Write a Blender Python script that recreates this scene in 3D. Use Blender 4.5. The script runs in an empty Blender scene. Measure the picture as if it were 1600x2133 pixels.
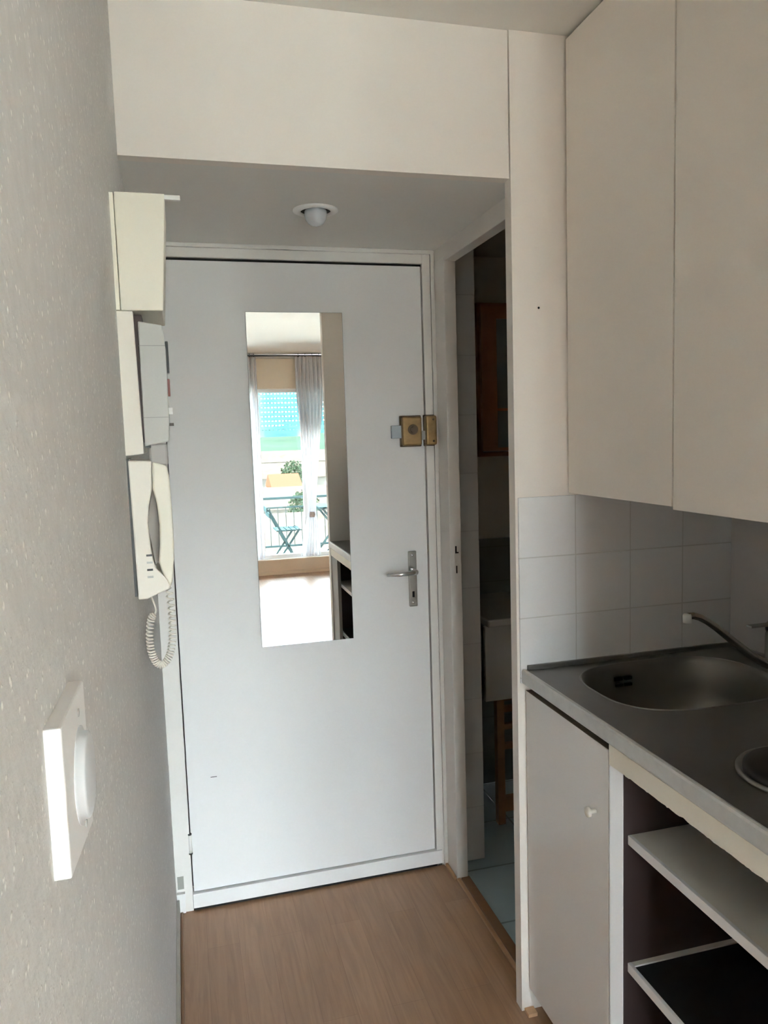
import bpy, bmesh, math, random
from mathutils import Vector, Matrix
random.seed(7)
S = bpy.context.scene
COL = S.collection

# ------------------------------------------------------------------ camera
CAM_H = 1.5408
RR = Vector((0.9652521, -0.25947423, -0.03100812))
UU = Vector((0.05598599, 0.089433, 0.99441808))
FF = Vector((0.25525271, 0.96160016, -0.10085231))
cam_data = bpy.data.cameras.new('camera')
cam = bpy.data.objects.new('camera', cam_data)
COL.objects.link(cam)
m = Matrix.Identity(4)
for i in range(3):
    m[i][0] = RR[i]; m[i][1] = UU[i]; m[i][2] = -FF[i]
m.translation = (0, 0, CAM_H)
cam.matrix_world = m
cam_data.sensor_fit = 'HORIZONTAL'
cam_data.sensor_width = 36.0
cam_data.lens = 36.0 * 1586.9 / 1600.0
cam_data.clip_start = 0.02
cam_data.clip_end = 2000
S.camera = cam

# ------------------------------------------------------------------ view
S.view_settings.view_transform = 'Standard'
S.view_settings.look = 'None'
S.view_settings.gamma = 1.0
S.view_settings.use_curve_mapping = False
S.view_settings.exposure = 0.98
S.cycles.use_denoising = True
S.cycles.max_bounces = 14
S.cycles.diffuse_bounces = 8
S.cycles.glossy_bounces = 6
S.cycles.transparent_max_bounces = 16
S.cycles.caustics_reflective = False
S.cycles.caustics_refractive = False
S.cycles.sample_clamp_indirect = 12.0

# ------------------------------------------------------------------ sky
SKY_STRENGTH = 34.0
world = bpy.data.worlds.new('sky'); S.world = world
world.use_nodes = True
nt = world.node_tree; nt.nodes.clear()
wo = nt.nodes.new('ShaderNodeOutputWorld')
bg = nt.nodes.new('ShaderNodeBackground')
tc = nt.nodes.new('ShaderNodeTexCoord')
sx = nt.nodes.new('ShaderNodeSeparateXYZ')
rp = nt.nodes.new('ShaderNodeValToRGB')
rp.color_ramp.elements[0].position = 0.0
rp.color_ramp.elements[0].color = (0.95, 0.95, 0.98, 1)
rp.color_ramp.elements[1].position = 0.6
rp.color_ramp.elements[1].color = (0.72, 0.85, 1.0, 1)
e = rp.color_ramp.elements.new(0.12); e.color = (0.88, 0.93, 1.0, 1)
nt.links.new(tc.outputs['Generated'], sx.inputs[0])
nt.links.new(sx.outputs['Z'], rp.inputs[0])
nt.links.new(rp.outputs[0], bg.inputs[0])
bg.inputs[1].default_value = SKY_STRENGTH
nt.links.new(bg.outputs[0], wo.inputs[0])
# portal over the balcony window: samples the sky through the opening
pl = bpy.data.lights.new('window_portal', 'AREA')
pl.shape = 'RECTANGLE'; pl.size = 2.30; pl.size_y = 1.95
pl.cycles.is_portal = True
po = bpy.data.objects.new('window_portal', pl); COL.objects.link(po)
po.location = (1.16, -3.88, 1.14)
po.rotation_euler = (math.radians(90), 0, math.radians(180))   # faces +Y, into the room
SUN_STRENGTH = 120.0
sd = bpy.data.lights.new('sun', 'SUN'); sd.energy = SUN_STRENGTH; sd.angle = math.radians(2.0)
sd.color = (1.0, 0.97, 0.93)
so = bpy.data.objects.new('sun', sd); COL.objects.link(so)
so.rotation_euler = Vector((-0.75, 1.0, -0.95)).to_track_quat('-Z', 'Y').to_euler()   # slants in through the balcony window

# ------------------------------------------------------------------ materials
def lin(c):
    return tuple(((v / 255.0) / 12.92 if v / 255.0 <= 0.04045 else ((v / 255.0 + 0.055) / 1.055) ** 2.4) for v in c)

def mat(name, col, rough=0.5, metal=0.0, var=0.0, vscale=6.0, bump=0.0, bscale=80.0, bdist=0.002, spec=0.5, coat=0.0):
    M = bpy.data.materials.new(name); M.use_nodes = True
    n = M.node_tree.nodes; l = M.node_tree.links
    p = n['Principled BSDF']
    p.inputs['Base Color'].default_value = (*col, 1)
    p.inputs['Roughness'].default_value = rough
    p.inputs['Metallic'].default_value = metal
    p.inputs['Specular IOR Level'].default_value = spec
    p.inputs['Coat Weight'].default_value = coat
    t = n.new('ShaderNodeTexCoord')
    if var > 0:
        no = n.new('ShaderNodeTexNoise'); no.inputs['Scale'].default_value = vscale
        no.inputs['Detail'].default_value = 5
        l.new(t.outputs['Object'], no.inputs['Vector'])
        mx = n.new('ShaderNodeMix'); mx.data_type = 'RGBA'
        mx.inputs['A'].default_value = (*[c * (1 - var) for c in col], 1)
        mx.inputs['B'].default_value = (*[min(1, c * (1 + var)) for c in col], 1)
        l.new(no.outputs['Fac'], mx.inputs['Factor'])
        l.new(mx.outputs['Result'], p.inputs['Base Color'])
    if bump > 0:
        nb = n.new('ShaderNodeTexNoise'); nb.inputs['Scale'].default_value = bscale
        nb.inputs['Detail'].default_value = 4
        l.new(t.outputs['Object'], nb.inputs['Vector'])
        b = n.new('ShaderNodeBump'); b.inputs['Strength'].default_value = bump
        b.inputs['Distance'].default_value = bdist
        l.new(nb.outputs['Fac'], b.inputs['Height'])
        l.new(b.outputs['Normal'], p.inputs['Normal'])
    return M

def mix_rgb(n, l, fac, a, b):
    mx = n.new('ShaderNodeMix'); mx.data_type = 'RGBA'
    if isinstance(fac, float): mx.inputs['Factor'].default_value = fac
    else: l.new(fac, mx.inputs['Factor'])
    for k, v in (('A', a), ('B', b)):
        if isinstance(v, tuple): mx.inputs[k].default_value = (*v, 1)
        else: l.new(v, mx.inputs[k])
    return mx.outputs['Result']

def mat_plaster():
    M = mat('rough_plaster', (0.66, 0.63, 0.57), 0.75)
    n = M.node_tree.nodes; l = M.node_tree.links; p = n['Principled BSDF']
    t = n.new('ShaderNodeTexCoord')
    a = n.new('ShaderNodeTexNoise'); a.inputs['Scale'].default_value = 120; a.inputs['Detail'].default_value = 6
    b = n.new('ShaderNodeTexVoronoi'); b.inputs['Scale'].default_value = 115
    c = n.new('ShaderNodeTexNoise'); c.inputs['Scale'].default_value = 45; c.inputs['Detail'].default_value = 6
    for x in (a, b, c): l.new(t.outputs['Object'], x.inputs['Vector'])
    ra = n.new('ShaderNodeMapRange'); ra.inputs['From Min'].default_value = 0.16; ra.inputs['From Max'].default_value = 0.34
    ra.inputs['To Min'].default_value = 1.0; ra.inputs['To Max'].default_value = 0.0
    l.new(b.outputs['Distance'], ra.inputs['Value'])
    gate = n.new('ShaderNodeMapRange'); gate.inputs['From Min'].default_value = 0.50; gate.inputs['From Max'].default_value = 0.58
    l.new(a.outputs['Fac'], gate.inputs['Value'])
    mu = n.new('ShaderNodeMath'); mu.operation = 'MULTIPLY'
    l.new(ra.outputs[0], mu.inputs[0]); l.new(gate.outputs[0], mu.inputs[1])
    base = mix_rgb(n, l, c.outputs['Fac'], (0.575, 0.57, 0.56), (0.735, 0.725, 0.715))
    cc = mix_rgb(n, l, mu.outputs[0], base, (1.0, 0.99, 0.96))
    l.new(cc, p.inputs['Base Color'])
    ad = n.new('ShaderNodeMath'); ad.operation = 'MULTIPLY_ADD'
    l.new(mu.outputs[0], ad.inputs[0]); ad.inputs[1].default_value = 0.6; l.new(a.outputs['Fac'], ad.inputs[2])
    bp = n.new('ShaderNodeBump'); bp.inputs['Strength'].default_value = 0.5; bp.inputs['Distance'].default_value = 0.0022
    l.new(ad.outputs[0], bp.inputs['Height']); l.new(bp.outputs['Normal'], p.inputs['Normal'])
    return M

def mat_laminate():
    M = mat('laminate_planks', (0.3, 0.2, 0.13), 0.33)
    n = M.node_tree.nodes; l = M.node_tree.links; p = n['Principled BSDF']
    t = n.new('ShaderNodeTexCoord')
    sp = n.new('ShaderNodeSeparateXYZ'); l.new(t.outputs['Object'], sp.inputs[0])
    cb = n.new('ShaderNodeCombineXYZ')
    l.new(sp.outputs['Y'], cb.inputs['X']); l.new(sp.outputs['X'], cb.inputs['Y'])
    br = n.new('ShaderNodeTexBrick')
    br.offset = 0.37; br.offset_frequency = 2; br.squash = 1.0
    br.inputs['Scale'].default_value = 1.0
    br.inputs['Brick Width'].default_value = 0.62
    br.inputs['Row Height'].default_value = 0.095
    br.inputs['Mortar Size'].default_value = 0.0006
    br.inputs['Mortar Smooth'].default_value = 0.3
    br.inputs['Bias'].default_value = 0.0
    br.inputs['Color1'].default_value = (0.345, 0.198, 0.112, 1)
    br.inputs['Color2'].default_value = (0.41, 0.245, 0.145, 1)
    br.inputs['Mortar'].default_value = (0.25, 0.14, 0.082, 1)
    l.new(cb.outputs[0], br.inputs['Vector'])
    # grain: noise stretched along the planks
    mp = n.new('ShaderNodeMapping'); mp.inputs['Scale'].default_value = (2.0, 26, 1)
    l.new(cb.outputs[0], mp.inputs['Vector'])
    g = n.new('ShaderNodeTexNoise'); g.inputs['Scale'].default_value = 1.6; g.inputs['Detail'].default_value = 7; g.inputs['Distortion'].default_value = 1.6
    l.new(mp.outputs[0], g.inputs['Vector'])
    rg = n.new('ShaderNodeMapRange'); rg.inputs['From Min'].default_value = 0.35; rg.inputs['From Max'].default_value = 0.68
    rg.inputs['To Min'].default_value = 0.0; rg.inputs['To Max'].default_value = 0.42
    l.new(g.outputs['Fac'], rg.inputs['Value'])
    c = mix_rgb(n, l, rg.outputs[0], br.outputs['Color'], (0.20, 0.105, 0.058))
    l.new(c, p.inputs['Base Color'])
    return M

def mat_tiles(name, base, grout, w, h, ox, oz, rough=0.2, axes='XZ', var=0.02, gap=0.0022):
    M = mat(name, base, rough)
    n = M.node_tree.nodes; l = M.node_tree.links; p = n['Principled BSDF']
    t = n.new('ShaderNodeTexCoord')
    sp = n.new('ShaderNodeSeparateXYZ'); l.new(t.outputs['Object'], sp.inputs[0])
    cb = n.new('ShaderNodeCombineXYZ')
    l.new(sp.outputs[axes[0]], cb.inputs['X']); l.new(sp.outputs[axes[1]], cb.inputs['Y'])
    mp = n.new('ShaderNodeMapping'); mp.inputs['Location'].default_value = (-ox + 20 * w, -oz + 20 * h, 0)
    l.new(cb.outputs[0], mp.inputs['Vector'])
    br = n.new('ShaderNodeTexBrick'); br.offset = 0.0
    br.inputs['Scale'].default_value = 1.0
    br.inputs['Brick Width'].default_value = w; br.inputs['Row Height'].default_value = h
    br.inputs['Mortar Size'].default_value = gap; br.inputs['Mortar Smooth'].default_value = 0.2
    br.inputs['Color1'].default_value = (*[c * (1 - var) for c in base], 1)
    br.inputs['Color2'].default_value = (*[min(1, c * (1 + var)) for c in base], 1)
    br.inputs['Mortar'].default_value = (*grout, 1)
    l.new(mp.outputs[0], br.inputs['Vector'])
    l.new(br.outputs['Color'], p.inputs['Base Color'])
    b = n.new('ShaderNodeBump'); b.inputs['Strength'].default_value = 0.4; b.inputs['Distance'].default_value = 0.0012; b.invert = True
    l.new(br.outputs['Fac'], b.inputs['Height']); l.new(b.outputs['Normal'], p.inputs['Normal'])
    return M

def mat_glass(name, tint=(0.93, 0.97, 0.96)):
    M = bpy.data.materials.new(name); M.use_nodes = True
    n = M.node_tree.nodes; l = M.node_tree.links; n.clear()
    o = n.new('ShaderNodeOutputMaterial'); mx = n.new('ShaderNodeMixShader')
    tr = n.new('ShaderNodeBsdfTransparent'); tr.inputs[0].default_value = (*tint, 1)
    gl = n.new('ShaderNodeBsdfGlossy'); gl.inputs['Roughness'].default_value = 0.0
    fr = n.new('ShaderNodeFresnel'); fr.inputs[0].default_value = 1.45
    l.new(fr.outputs[0], mx.inputs[0]); l.new(tr.outputs[0], mx.inputs[1]); l.new(gl.outputs[0], mx.inputs[2])
    l.new(mx.outputs[0], o.inputs[0])
    return M

def mat_sheer(name, col, transp=0.3, transl=0.5):
    M = bpy.data.materials.new(name); M.use_nodes = True
    n = M.node_tree.nodes; l = M.node_tree.links; n.clear()
    o = n.new('ShaderNodeOutputMaterial')
    d = n.new('ShaderNodeBsdfDiffuse'); d.inputs[0].default_value = (*col, 1)
    t = n.new('ShaderNodeBsdfTranslucent'); t.inputs[0].default_value = (*col, 1)
    x = n.new('ShaderNodeBsdfTransparent')
    w = n.new('ShaderNodeTexNoise'); w.inputs['Scale'].default_value = 400
    m1 = n.new('ShaderNodeMixShader'); m1.inputs[0].default_value = transl
    m2 = n.new('ShaderNodeMixShader'); m2.inputs[0].default_value = transp
    l.new(d.outputs[0], m1.inputs[1]); l.new(t.outputs[0], m1.inputs[2])
    l.new(m1.outputs[0], m2.inputs[1]); l.new(x.outputs[0], m2.inputs[2])
    l.new(m2.outputs[0], o.inputs[0])
    return M

PL = mat_plaster()
PAINT = mat('cream_paint', (0.89, 0.835, 0.785), 0.6, var=0.035, vscale=3, bump=0.08, bscale=60)
ROOMW = mat('living_room_paint', (0.84, 0.84, 0.83), 0.7, var=0.02, vscale=3)
SOFFIT = mat('soffit_paint', (0.83, 0.825, 0.80), 0.7, var=0.03, vscale=3, bump=0.08, bscale=60)
CEILP = mat('ceiling_paint', (0.80, 0.785, 0.745), 0.7, var=0.03, vscale=2, bump=0.08, bscale=60)
DOORW = mat('door_white', (0.805, 0.795, 0.795), 0.42, var=0.02, vscale=4, bump=0.04, bscale=30)
FRAMEW = mat('frame_white', (0.77, 0.745, 0.715), 0.45, var=0.04, vscale=9)
GAP = mat('dark_gap', (0.012, 0.011, 0.010), 0.9)
LAM = mat_laminate()
TILE = mat_tiles('kitchen_tiles', (0.88, 0.88, 0.89), (0.72, 0.71, 0.70), 0.158, 0.154, 0.963, 1.222, 0.22, gap=0.0017)
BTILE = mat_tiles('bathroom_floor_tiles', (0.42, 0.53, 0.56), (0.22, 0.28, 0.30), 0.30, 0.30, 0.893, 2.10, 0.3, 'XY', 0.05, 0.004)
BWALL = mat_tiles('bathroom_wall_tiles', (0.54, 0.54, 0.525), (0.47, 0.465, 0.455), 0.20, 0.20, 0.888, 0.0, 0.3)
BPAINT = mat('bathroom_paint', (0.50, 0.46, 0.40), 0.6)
MELA = mat('cabinet_melamine', (0.88, 0.83, 0.765), 0.5, var=0.025, vscale=5)
MELAW = mat('cabinet_white', (0.88, 0.86, 0.84), 0.10, var=0.02, vscale=5)
EDGEW = mat('white_edging', (0.92, 0.93, 0.95), 0.4)
CREAM = mat('cream_laminate', (0.93, 0.885, 0.77), 0.5, var=0.03, vscale=20)
BROWN = mat('dark_brown_melamine', (0.040, 0.022, 0.020), 0.55, var=0.1, vscale=10)
BLACK = mat('black_melamine', (0.010, 0.010, 0.011), 0.5)
SHELF = mat('shelf_white', (0.88, 0.86, 0.81), 0.45, var=0.03)
STEEL = mat('brushed_steel', (0.30, 0.29, 0.275), 0.36, metal=1.0, var=0.10, vscale=12, bump=0.05, bscale=40)
STEEL_LIT = mat('lit_steel_edge', (0.66, 0.66, 0.64), 0.5, metal=0.35, var=0.12, vscale=40)  # same steel as the top, brightened in colour as if lit
CHROME = mat('chrome', (0.72, 0.72, 0.72), 0.12, metal=1.0)
DCHROME = mat('dull_chrome', (0.50, 0.48, 0.44), 0.25, metal=1.0)
IRON = mat('cast_iron', (0.014, 0.011, 0.010), 0.6, var=0.2, vscale=60)
RIM = mat('hotplate_rim', (0.34, 0.32, 0.30), 0.3, metal=0.9)
BRASS = mat('aged_brass', (0.27, 0.17, 0.075), 0.4, metal=0.7, var=0.45, vscale=60)
DBRASS = mat('dark_brass', (0.07, 0.045, 0.025), 0.45, metal=0.6)
PLASTW = mat('white_plastic', (0.90, 0.895, 0.89), 0.35)
PLASTC = mat('cream_plastic', (0.88, 0.845, 0.735), 0.4, var=0.015)
PLASTI = mat('ivory_plastic', (0.84, 0.80, 0.725), 0.4)
PLASTG = mat('grey_plastic', (0.50, 0.50, 0.48), 0.4)
DARKP = mat('dark_plastic', (0.03, 0.03, 0.03), 0.4)
BLUEP = mat('dark_blue_plastic', (0.01, 0.012, 0.05), 0.3)
MIRROR = mat('mirror_silver', (0.93, 0.95, 0.94), 0.0, metal=1.0)
GLASS = mat_glass('window_glass')
BULB = mat('frosted_bulb', (0.62, 0.64, 0.68), 0.25, coat=0.3)
WOODR = mat('reddish_wood', (0.24, 0.085, 0.03), 0.45, var=0.25, vscale=25)
WOODP = mat('pale_wood', (0.58, 0.36, 0.20), 0.55, var=0.15, vscale=30)
WOODT = mat('threshold_wood', (0.22, 0.115, 0.055), 0.45, var=0.2, vscale=25)
WOODB = mat('bathroom_wood', (0.22, 0.11, 0.045), 0.5, var=0.25, vscale=25)
CERAM = mat('basin_ceramic', (0.55, 0.52, 0.48), 0.2)
BEIGE = mat('beige_panel', (0.66, 0.575, 0.45), 0.5, var=0.03)
SHUT = mat_sheer('shutter_slats', (0.20, 0.33, 0.36), 0.0, 0.35)
SHEER = mat_sheer('sheer_curtain', (0.78, 0.78, 0.80), 0.02, 0.22)
TEALM = mat('teal_metal', (0.012, 0.0205, 0.0220), 0.7, spec=0.0)
CONC = mat('balcony_concrete', (0.50, 0.49, 0.46), 0.8, var=0.1)
ROOF = mat('terracotta', (0.11, 0.058, 0.040), 0.8, var=0.3, vscale=3)
HOUSE = mat('pale_render', (0.66, 0.63, 0.59), 0.8, var=0.08)
GREEN = mat('green_leaves', (0.0100, 0.0145, 0.0085), 0.8, spec=0.0, var=0.4, vscale=2)
GRND = mat('ground_earth', (0.66, 0.61, 0.54), 0.9, var=0.2, vscale=0.1)

# ------------------------------------------------------------------ mesh helpers
def root_loc(o):
    v = Vector((0, 0, 0))
    while o is not None:
        v += Vector(o.location); o = o.parent
    return v

class MB:
    def __init__(s): s.bm = bmesh.new(); s.smooth = []
    def box(s, x0, x1, y0, y1, z0, z1):
        vs = [s.bm.verts.new((x, y, z)) for x in (x0, x1) for y in (y0, y1) for z in (z0, z1)]
        for f in ((0, 1, 3, 2), (4, 6, 7, 5), (0, 4, 5, 1), (2, 3, 7, 6), (0, 2, 6, 4), (1, 5, 7, 3)):
            s.bm.faces.new([vs[i] for i in f])
        return s
    def prism(s, pts, axis, a0, a1):
        """extrude a 2-D outline: axis 'Y' -> pts (x,z); 'X' -> (y,z); 'Z' -> (x,y)"""
        def P(p, a):
            return (p[0], a, p[1]) if axis == 'Y' else ((a, p[0], p[1]) if axis == 'X' else (p[0], p[1], a))
        A = [s.bm.verts.new(P(p, a0)) for p in pts]; B = [s.bm.verts.new(P(p, a1)) for p in pts]
        n = len(pts)
        s.bm.faces.new(A); s.bm.faces.new(B[::-1])
        for i in range(n): s.bm.faces.new((A[i], B[i], B[(i + 1) % n], A[(i + 1) % n]))
        return s
    def tube(s, pts, r, seg=12, caps=True):
        pts = [Vector(p) for p in pts]; rings = []
        rad = r if isinstance(r, (list, tuple)) else [r] * len(pts)
        up = None
        for i, p in enumerate(pts):
            t = (pts[min(i + 1, len(pts) - 1)] - pts[max(i - 1, 0)]).normalized()
            if up is None:
                up = Vector((0, 0, 1)) if abs(t.z) < 0.9 else Vector((1, 0, 0))
            a = t.cross(up).normalized(); b = a.cross(t).normalized(); up = b
            rings.append([s.bm.verts.new(p + (a * math.cos(2 * math.pi * k / seg) + b * math.sin(2 * math.pi * k / seg)) * rad[i]) for k in range(seg)])
        for i in range(len(rings) - 1):
            for k in range(seg):
                f = s.bm.faces.new((rings[i][k], rings[i][(k + 1) % seg], rings[i + 1][(k + 1) % seg], rings[i + 1][k])); f.smooth = True
        if caps:
            s.bm.faces.new(rings[0][::-1]); s.bm.faces.new(rings[-1])
        return s
    def lathe(s, prof, c, axis='Z', seg=40):
        """prof: list of (radius, height) along the axis"""
        rings = []
        for (r, h) in prof:
            ring = []
            for k in range(seg):
                a = 2 * math.pi * k / seg; u, v = r * math.cos(a), r * math.sin(a)
                d = (u, v, h) if axis == 'Z' else ((u, h, v) if axis == 'Y' else (h, u, v))
                ring.append(s.bm.verts.new((c[0] + d[0], c[1] + d[1], c[2] + d[2])))
            rings.append(ring)
        for i in range(len(rings) - 1):
            for k in range(seg):
                f = s.bm.faces.new((rings[i][k], rings[i][(k + 1) % seg], rings[i + 1][(k + 1) % seg], rings[i + 1][k])); f.smooth = True
        if prof[0][0] > 1e-6: s.bm.faces.new(rings[0][::-1])
        if prof[-1][0] > 1e-6: s.bm.faces.new(rings[-1])
        return s
    def bar(s, p0, p1, w, h):
        """square bar between two points"""
        p0 = Vector(p0); p1 = Vector(p1); t = (p1 - p0).normalized()
        up = Vector((0, 0, 1)) if abs(t.z) < 0.9 else Vector((1, 0, 0))
        a = t.cross(up).normalized(); b = a.cross(t).normalized()
        q = [[s.bm.verts.new(p + a * w / 2 * i + b * h / 2 * j) for i, j in ((-1, -1), (1, -1), (1, 1), (-1, 1))] for p in (p0, p1)]
        s.bm.faces.new(q[0][::-1]); s.bm.faces.new(q[1])
        for k in range(4): s.bm.faces.new((q[0][k], q[0][(k + 1) % 4], q[1][(k + 1) % 4], q[1][k]))
        return s
    def build(s, name, M, parent=None, bevel=0.0, seg=2, label=None):
        bmesh.ops.remove_doubles(s.bm, verts=s.bm.verts, dist=1e-7)
        bmesh.ops.recalc_face_normals(s.bm, faces=s.bm.faces)
        if bevel > 0:
            ed = [e for e in s.bm.edges if len(e.link_faces) == 2 and e.calc_face_angle(0) > 0.5]
            bmesh.ops.bevel(s.bm, geom=ed, offset=bevel, segments=seg, profile=0.5, affect='EDGES', clamp_overlap=True)
        off = root_loc(parent) if parent else Vector((0, 0, 0))
        if parent is None:
            xs = [v.co for v in s.bm.verts]
        bmesh.ops.translate(s.bm, verts=s.bm.verts, vec=-off)
        me = bpy.data.meshes.new(name); s.bm.to_mesh(me); s.bm.free()
        me.materials.append(M)
        o = bpy.data.objects.new(name, me); COL.objects.link(o)
        if parent: o.parent = parent
        if label: o['label'] = label
        return o

def B(name, M, parent, x0, x1, y0, y1, z0, z1, bevel=0.0, label=None):
    return MB().box(x0, x1, y0, y1, z0, z1).build(name, M, parent, bevel, label=label)

def tag(o, label=None, cat=None, group=None, kind=None):
    if label: o['label'] = label
    if cat: o['category'] = cat
    if group: o['group'] = group
    if kind: o['kind'] = kind
    return o

def thing(name, loc, label, cat, group=None):
    o = bpy.data.objects.new(name, None); COL.objects.link(o); o.location = loc; o.empty_display_size = 0.05
    return tag(o, label, cat, group)

def struct(o, label=None, cat=None):
    return tag(o, label, cat, None, 'structure')

# ================================================================== SETTING
XW = -0.09; YB = 1.74; YD = 2.466; XP = 0.80; XR = 1.432; YN = 0.61
ZC = 2.475; ZS = 2.14; YWIN = -3.70

f = MB()
f.box(-0.25, 0.893, -3.86, 2.62, -0.08, 0.0); f.box(-2.15, -0.25, -3.86, 0.0, -0.08, 0.0)
f.box(0.893, 3.05, -3.86, 1.776, -0.08, 0.0)
struct(f.build('floor', LAM), 'wood-look laminate plank floor leading to the white entrance door', 'floor')
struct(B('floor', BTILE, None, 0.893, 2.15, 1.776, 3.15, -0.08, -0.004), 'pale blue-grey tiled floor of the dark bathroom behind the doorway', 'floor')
struct(B('ceiling', CEILP, None, -2.15, 3.05, -3.86, 3.20, ZC, ZC + 0.1), 'cream painted ceiling above the kitchenette', 'ceiling')
struct(B('ceiling', SOFFIT, None, -0.25, 0.90, 1.776, 2.62, ZS, ZS + 0.06), 'low shaded ceiling over the entrance door holding the round spotlight', 'ceiling')
struct(B('ceiling', BPAINT, None, 0.90, 2.15, 1.776, 3.15, 2.26, 2.32), 'dark bathroom ceiling glimpsed through the doorway', 'ceiling')
struct(B('wall_left', PL, None, -0.25, XW, -0.15, 2.62, 0.0, ZC), 'rough grey plastered wall along the left side with pale specks', 'wall')
w = MB(); w.box(XW, XP - 0.0022, YB + 0.004, 1.776, ZS, ZC); w.box(XW, 0.90, 1.776, 1.80, ZS + 0.06, ZC)
struct(w.build('wall_bulkhead', PAINT), 'cream painted drop beam above the entrance', 'wall')
w = MB()                                                            # wall that ends the kitchenette (its narrow end is the pillar)
w.box(XP, 2.15, YB, 1.775, 0.0, ZC)
struct(w.build('wall_pillar', PAINT), 'white painted end of the wall between kitchenette and bathroom doorway', 'wall')
MB().lathe([(0.0, -0.0006), (0.0028, -0.0006), (0.0028, 0.001)], (0.8695, YB, 1.838), 'Y', 12).build('nail_hole', GAP, bpy.data.objects['wall_pillar'])
struct(B('wall_tiles', TILE, None, XP + 0.0066, XR, YB - 0.006, YB + 0.002, 0.90, 1.3742, 0.001), 'square white wall tiles under the wall cabinets behind the sink', 'wall')
struct(B('wall_kitchen', mat('splash_panel', (0.62, 0.59, 0.575), 0.35), None, XR, 1.50, YN - 0.03, YB, 0.0, ZC), 'plain back wall panel behind the tap', 'wall')
struct(B('wall_partition', PAINT, None, 0.815, 3.05, YN - 0.05, YN, 0.0, ZC), 'grey side wall closing the near end of the kitchenette', 'wall')
w = MB(); w.box(-2.15, -2.0, -3.86, -0.15, 0.0, ZC); w.box(-2.15, -0.25, -0.15, 0.0, 0.0, ZC)  # unseen walls, added to bounce daylight onto the kitchen fronts
struct(w.build('wall_fill', ROOMW), 'unseen left side walls added behind the camera to bounce daylight', 'wall')
struct(B('wall_right', ROOMW, None, 2.9, 3.05, -3.86, YN - 0.05, 0.0, ZC), 'cream right wall of the living room', 'wall')
w = MB()                                                            # wall round the entrance door
w.box(0.850, 0.888, YD + 0.021, 2.62, 0, ZS)
w.box(XW, 0.850, YD + 0.055, 2.62, 0, ZC)
w.box(0.850, 0.90, 1.86, 2.62, ZS + 0.06, ZC)
struct(w.build('wall_entrance', PAINT), 'cream wall around the entrance door', 'wall')
# wall over and beside the bathroom doorway
w = MB()
w.box(0.850, 0.888, 1.775, YD + 0.02, 2.086, ZS + 0.02)
w.box(0.848, 0.888, 2.358, YD + 0.02, 0.0, 2.10)
struct(w.build('trim_bathroom', FRAMEW, None, 0.002), 'white bathroom door frame jamb and head right of the entrance door', 'door frame')
st = bpy.data.objects['trim_bathroom']
B('strike_plate', GAP, st, 0.866, 0.871, 2.3565, 2.359, 1.142, 1.166, label='dark latch holes in the jamb')
B('strike_plate', GAP, st, 0.871, 0.8775, 2.3565, 2.359, 1.142, 1.146)
B('strike_plate', GAP, st, 0.868, 0.872, 2.3565, 2.359, 1.075, 1.100)
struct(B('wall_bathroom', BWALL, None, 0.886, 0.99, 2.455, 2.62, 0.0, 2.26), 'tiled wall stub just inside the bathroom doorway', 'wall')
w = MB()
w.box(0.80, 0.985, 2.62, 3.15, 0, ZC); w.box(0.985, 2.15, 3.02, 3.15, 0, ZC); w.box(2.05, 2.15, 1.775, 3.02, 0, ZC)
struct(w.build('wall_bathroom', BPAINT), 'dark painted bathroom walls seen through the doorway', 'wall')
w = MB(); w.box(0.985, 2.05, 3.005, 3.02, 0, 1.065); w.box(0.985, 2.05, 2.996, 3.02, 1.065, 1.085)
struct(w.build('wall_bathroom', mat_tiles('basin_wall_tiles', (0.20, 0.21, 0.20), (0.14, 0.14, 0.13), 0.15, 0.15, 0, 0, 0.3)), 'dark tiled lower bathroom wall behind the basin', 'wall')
# entrance door frame
w = MB()
w.box(XW, -0.0375, YD - 0.006, YD + 0.06, 0.0, 2.128)
w.box(0.8085, 0.836, YD - 0.006, YD + 0.06, 0.0, 2.128)
w.box(-0.0375, 0.8085, YD - 0.006, YD + 0.06, 2.0985, 2.128)
w.box(0.836, 0.848, YD - 0.016, YD + 0.06, 0.0, ZS)
w.box(XW, 0.836, YD - 0.016, YD + 0.06, 2.128, ZS)
struct(w.build('trim_door', FRAMEW, None, 0.0015), 'white painted frame around the entrance door', 'door frame')
B('plinth_block', DOORW, bpy.data.objects['trim_door'], -0.088, -0.062, YD - 0.02, YD - 0.004, 0.006, 0.072)
B('bare_patch', mat('bare_patch', (0.30, 0.30, 0.27), 0.8), bpy.data.objects['trim_door'], -0.084, -0.064, YD - 0.0075, YD - 0.005, 0.082, 0.125, label='grey bare patch low on the left jamb')
# laminate edging along the bathroom threshold and at the left wall
w = MB(); w.box(0.862, 0.893, 1.775, 2.358, -0.002, 0.006)
struct(w.build('trim_threshold', WOODT, None, 0.002), 'brown wooden threshold strip at the bathroom doorway', 'threshold')
w = MB(); w.box(0.836, 0.847, 2.358, YD - 0.016, 0.0, 0.012)
w.box(0.846, 0.8595, 1.775, 2.358, -0.002, 0.007)
struct(w.build('trim_floor', mat('floor_bead', (0.42, 0.24, 0.12), 0.4, var=0.2, vscale=25), None, 0.003), 'thin light wooden floor bead beside the threshold strip', 'trim')
w = MB(); w.box(XW, -0.080, -0.15, YD - 0.02, 0.0, 0.055)
struct(w.build('baseboard_left', mat('grey_skirting', (0.42, 0.40, 0.35), 0.5, var=0.15, vscale=12), None, 0.002), 'thin grey skirting at the foot of the plaster wall', 'baseboard')
w = MB(); w.box(-0.080, -0.070, -0.15, YD - 0.02, 0.0, 0.012)
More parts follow.
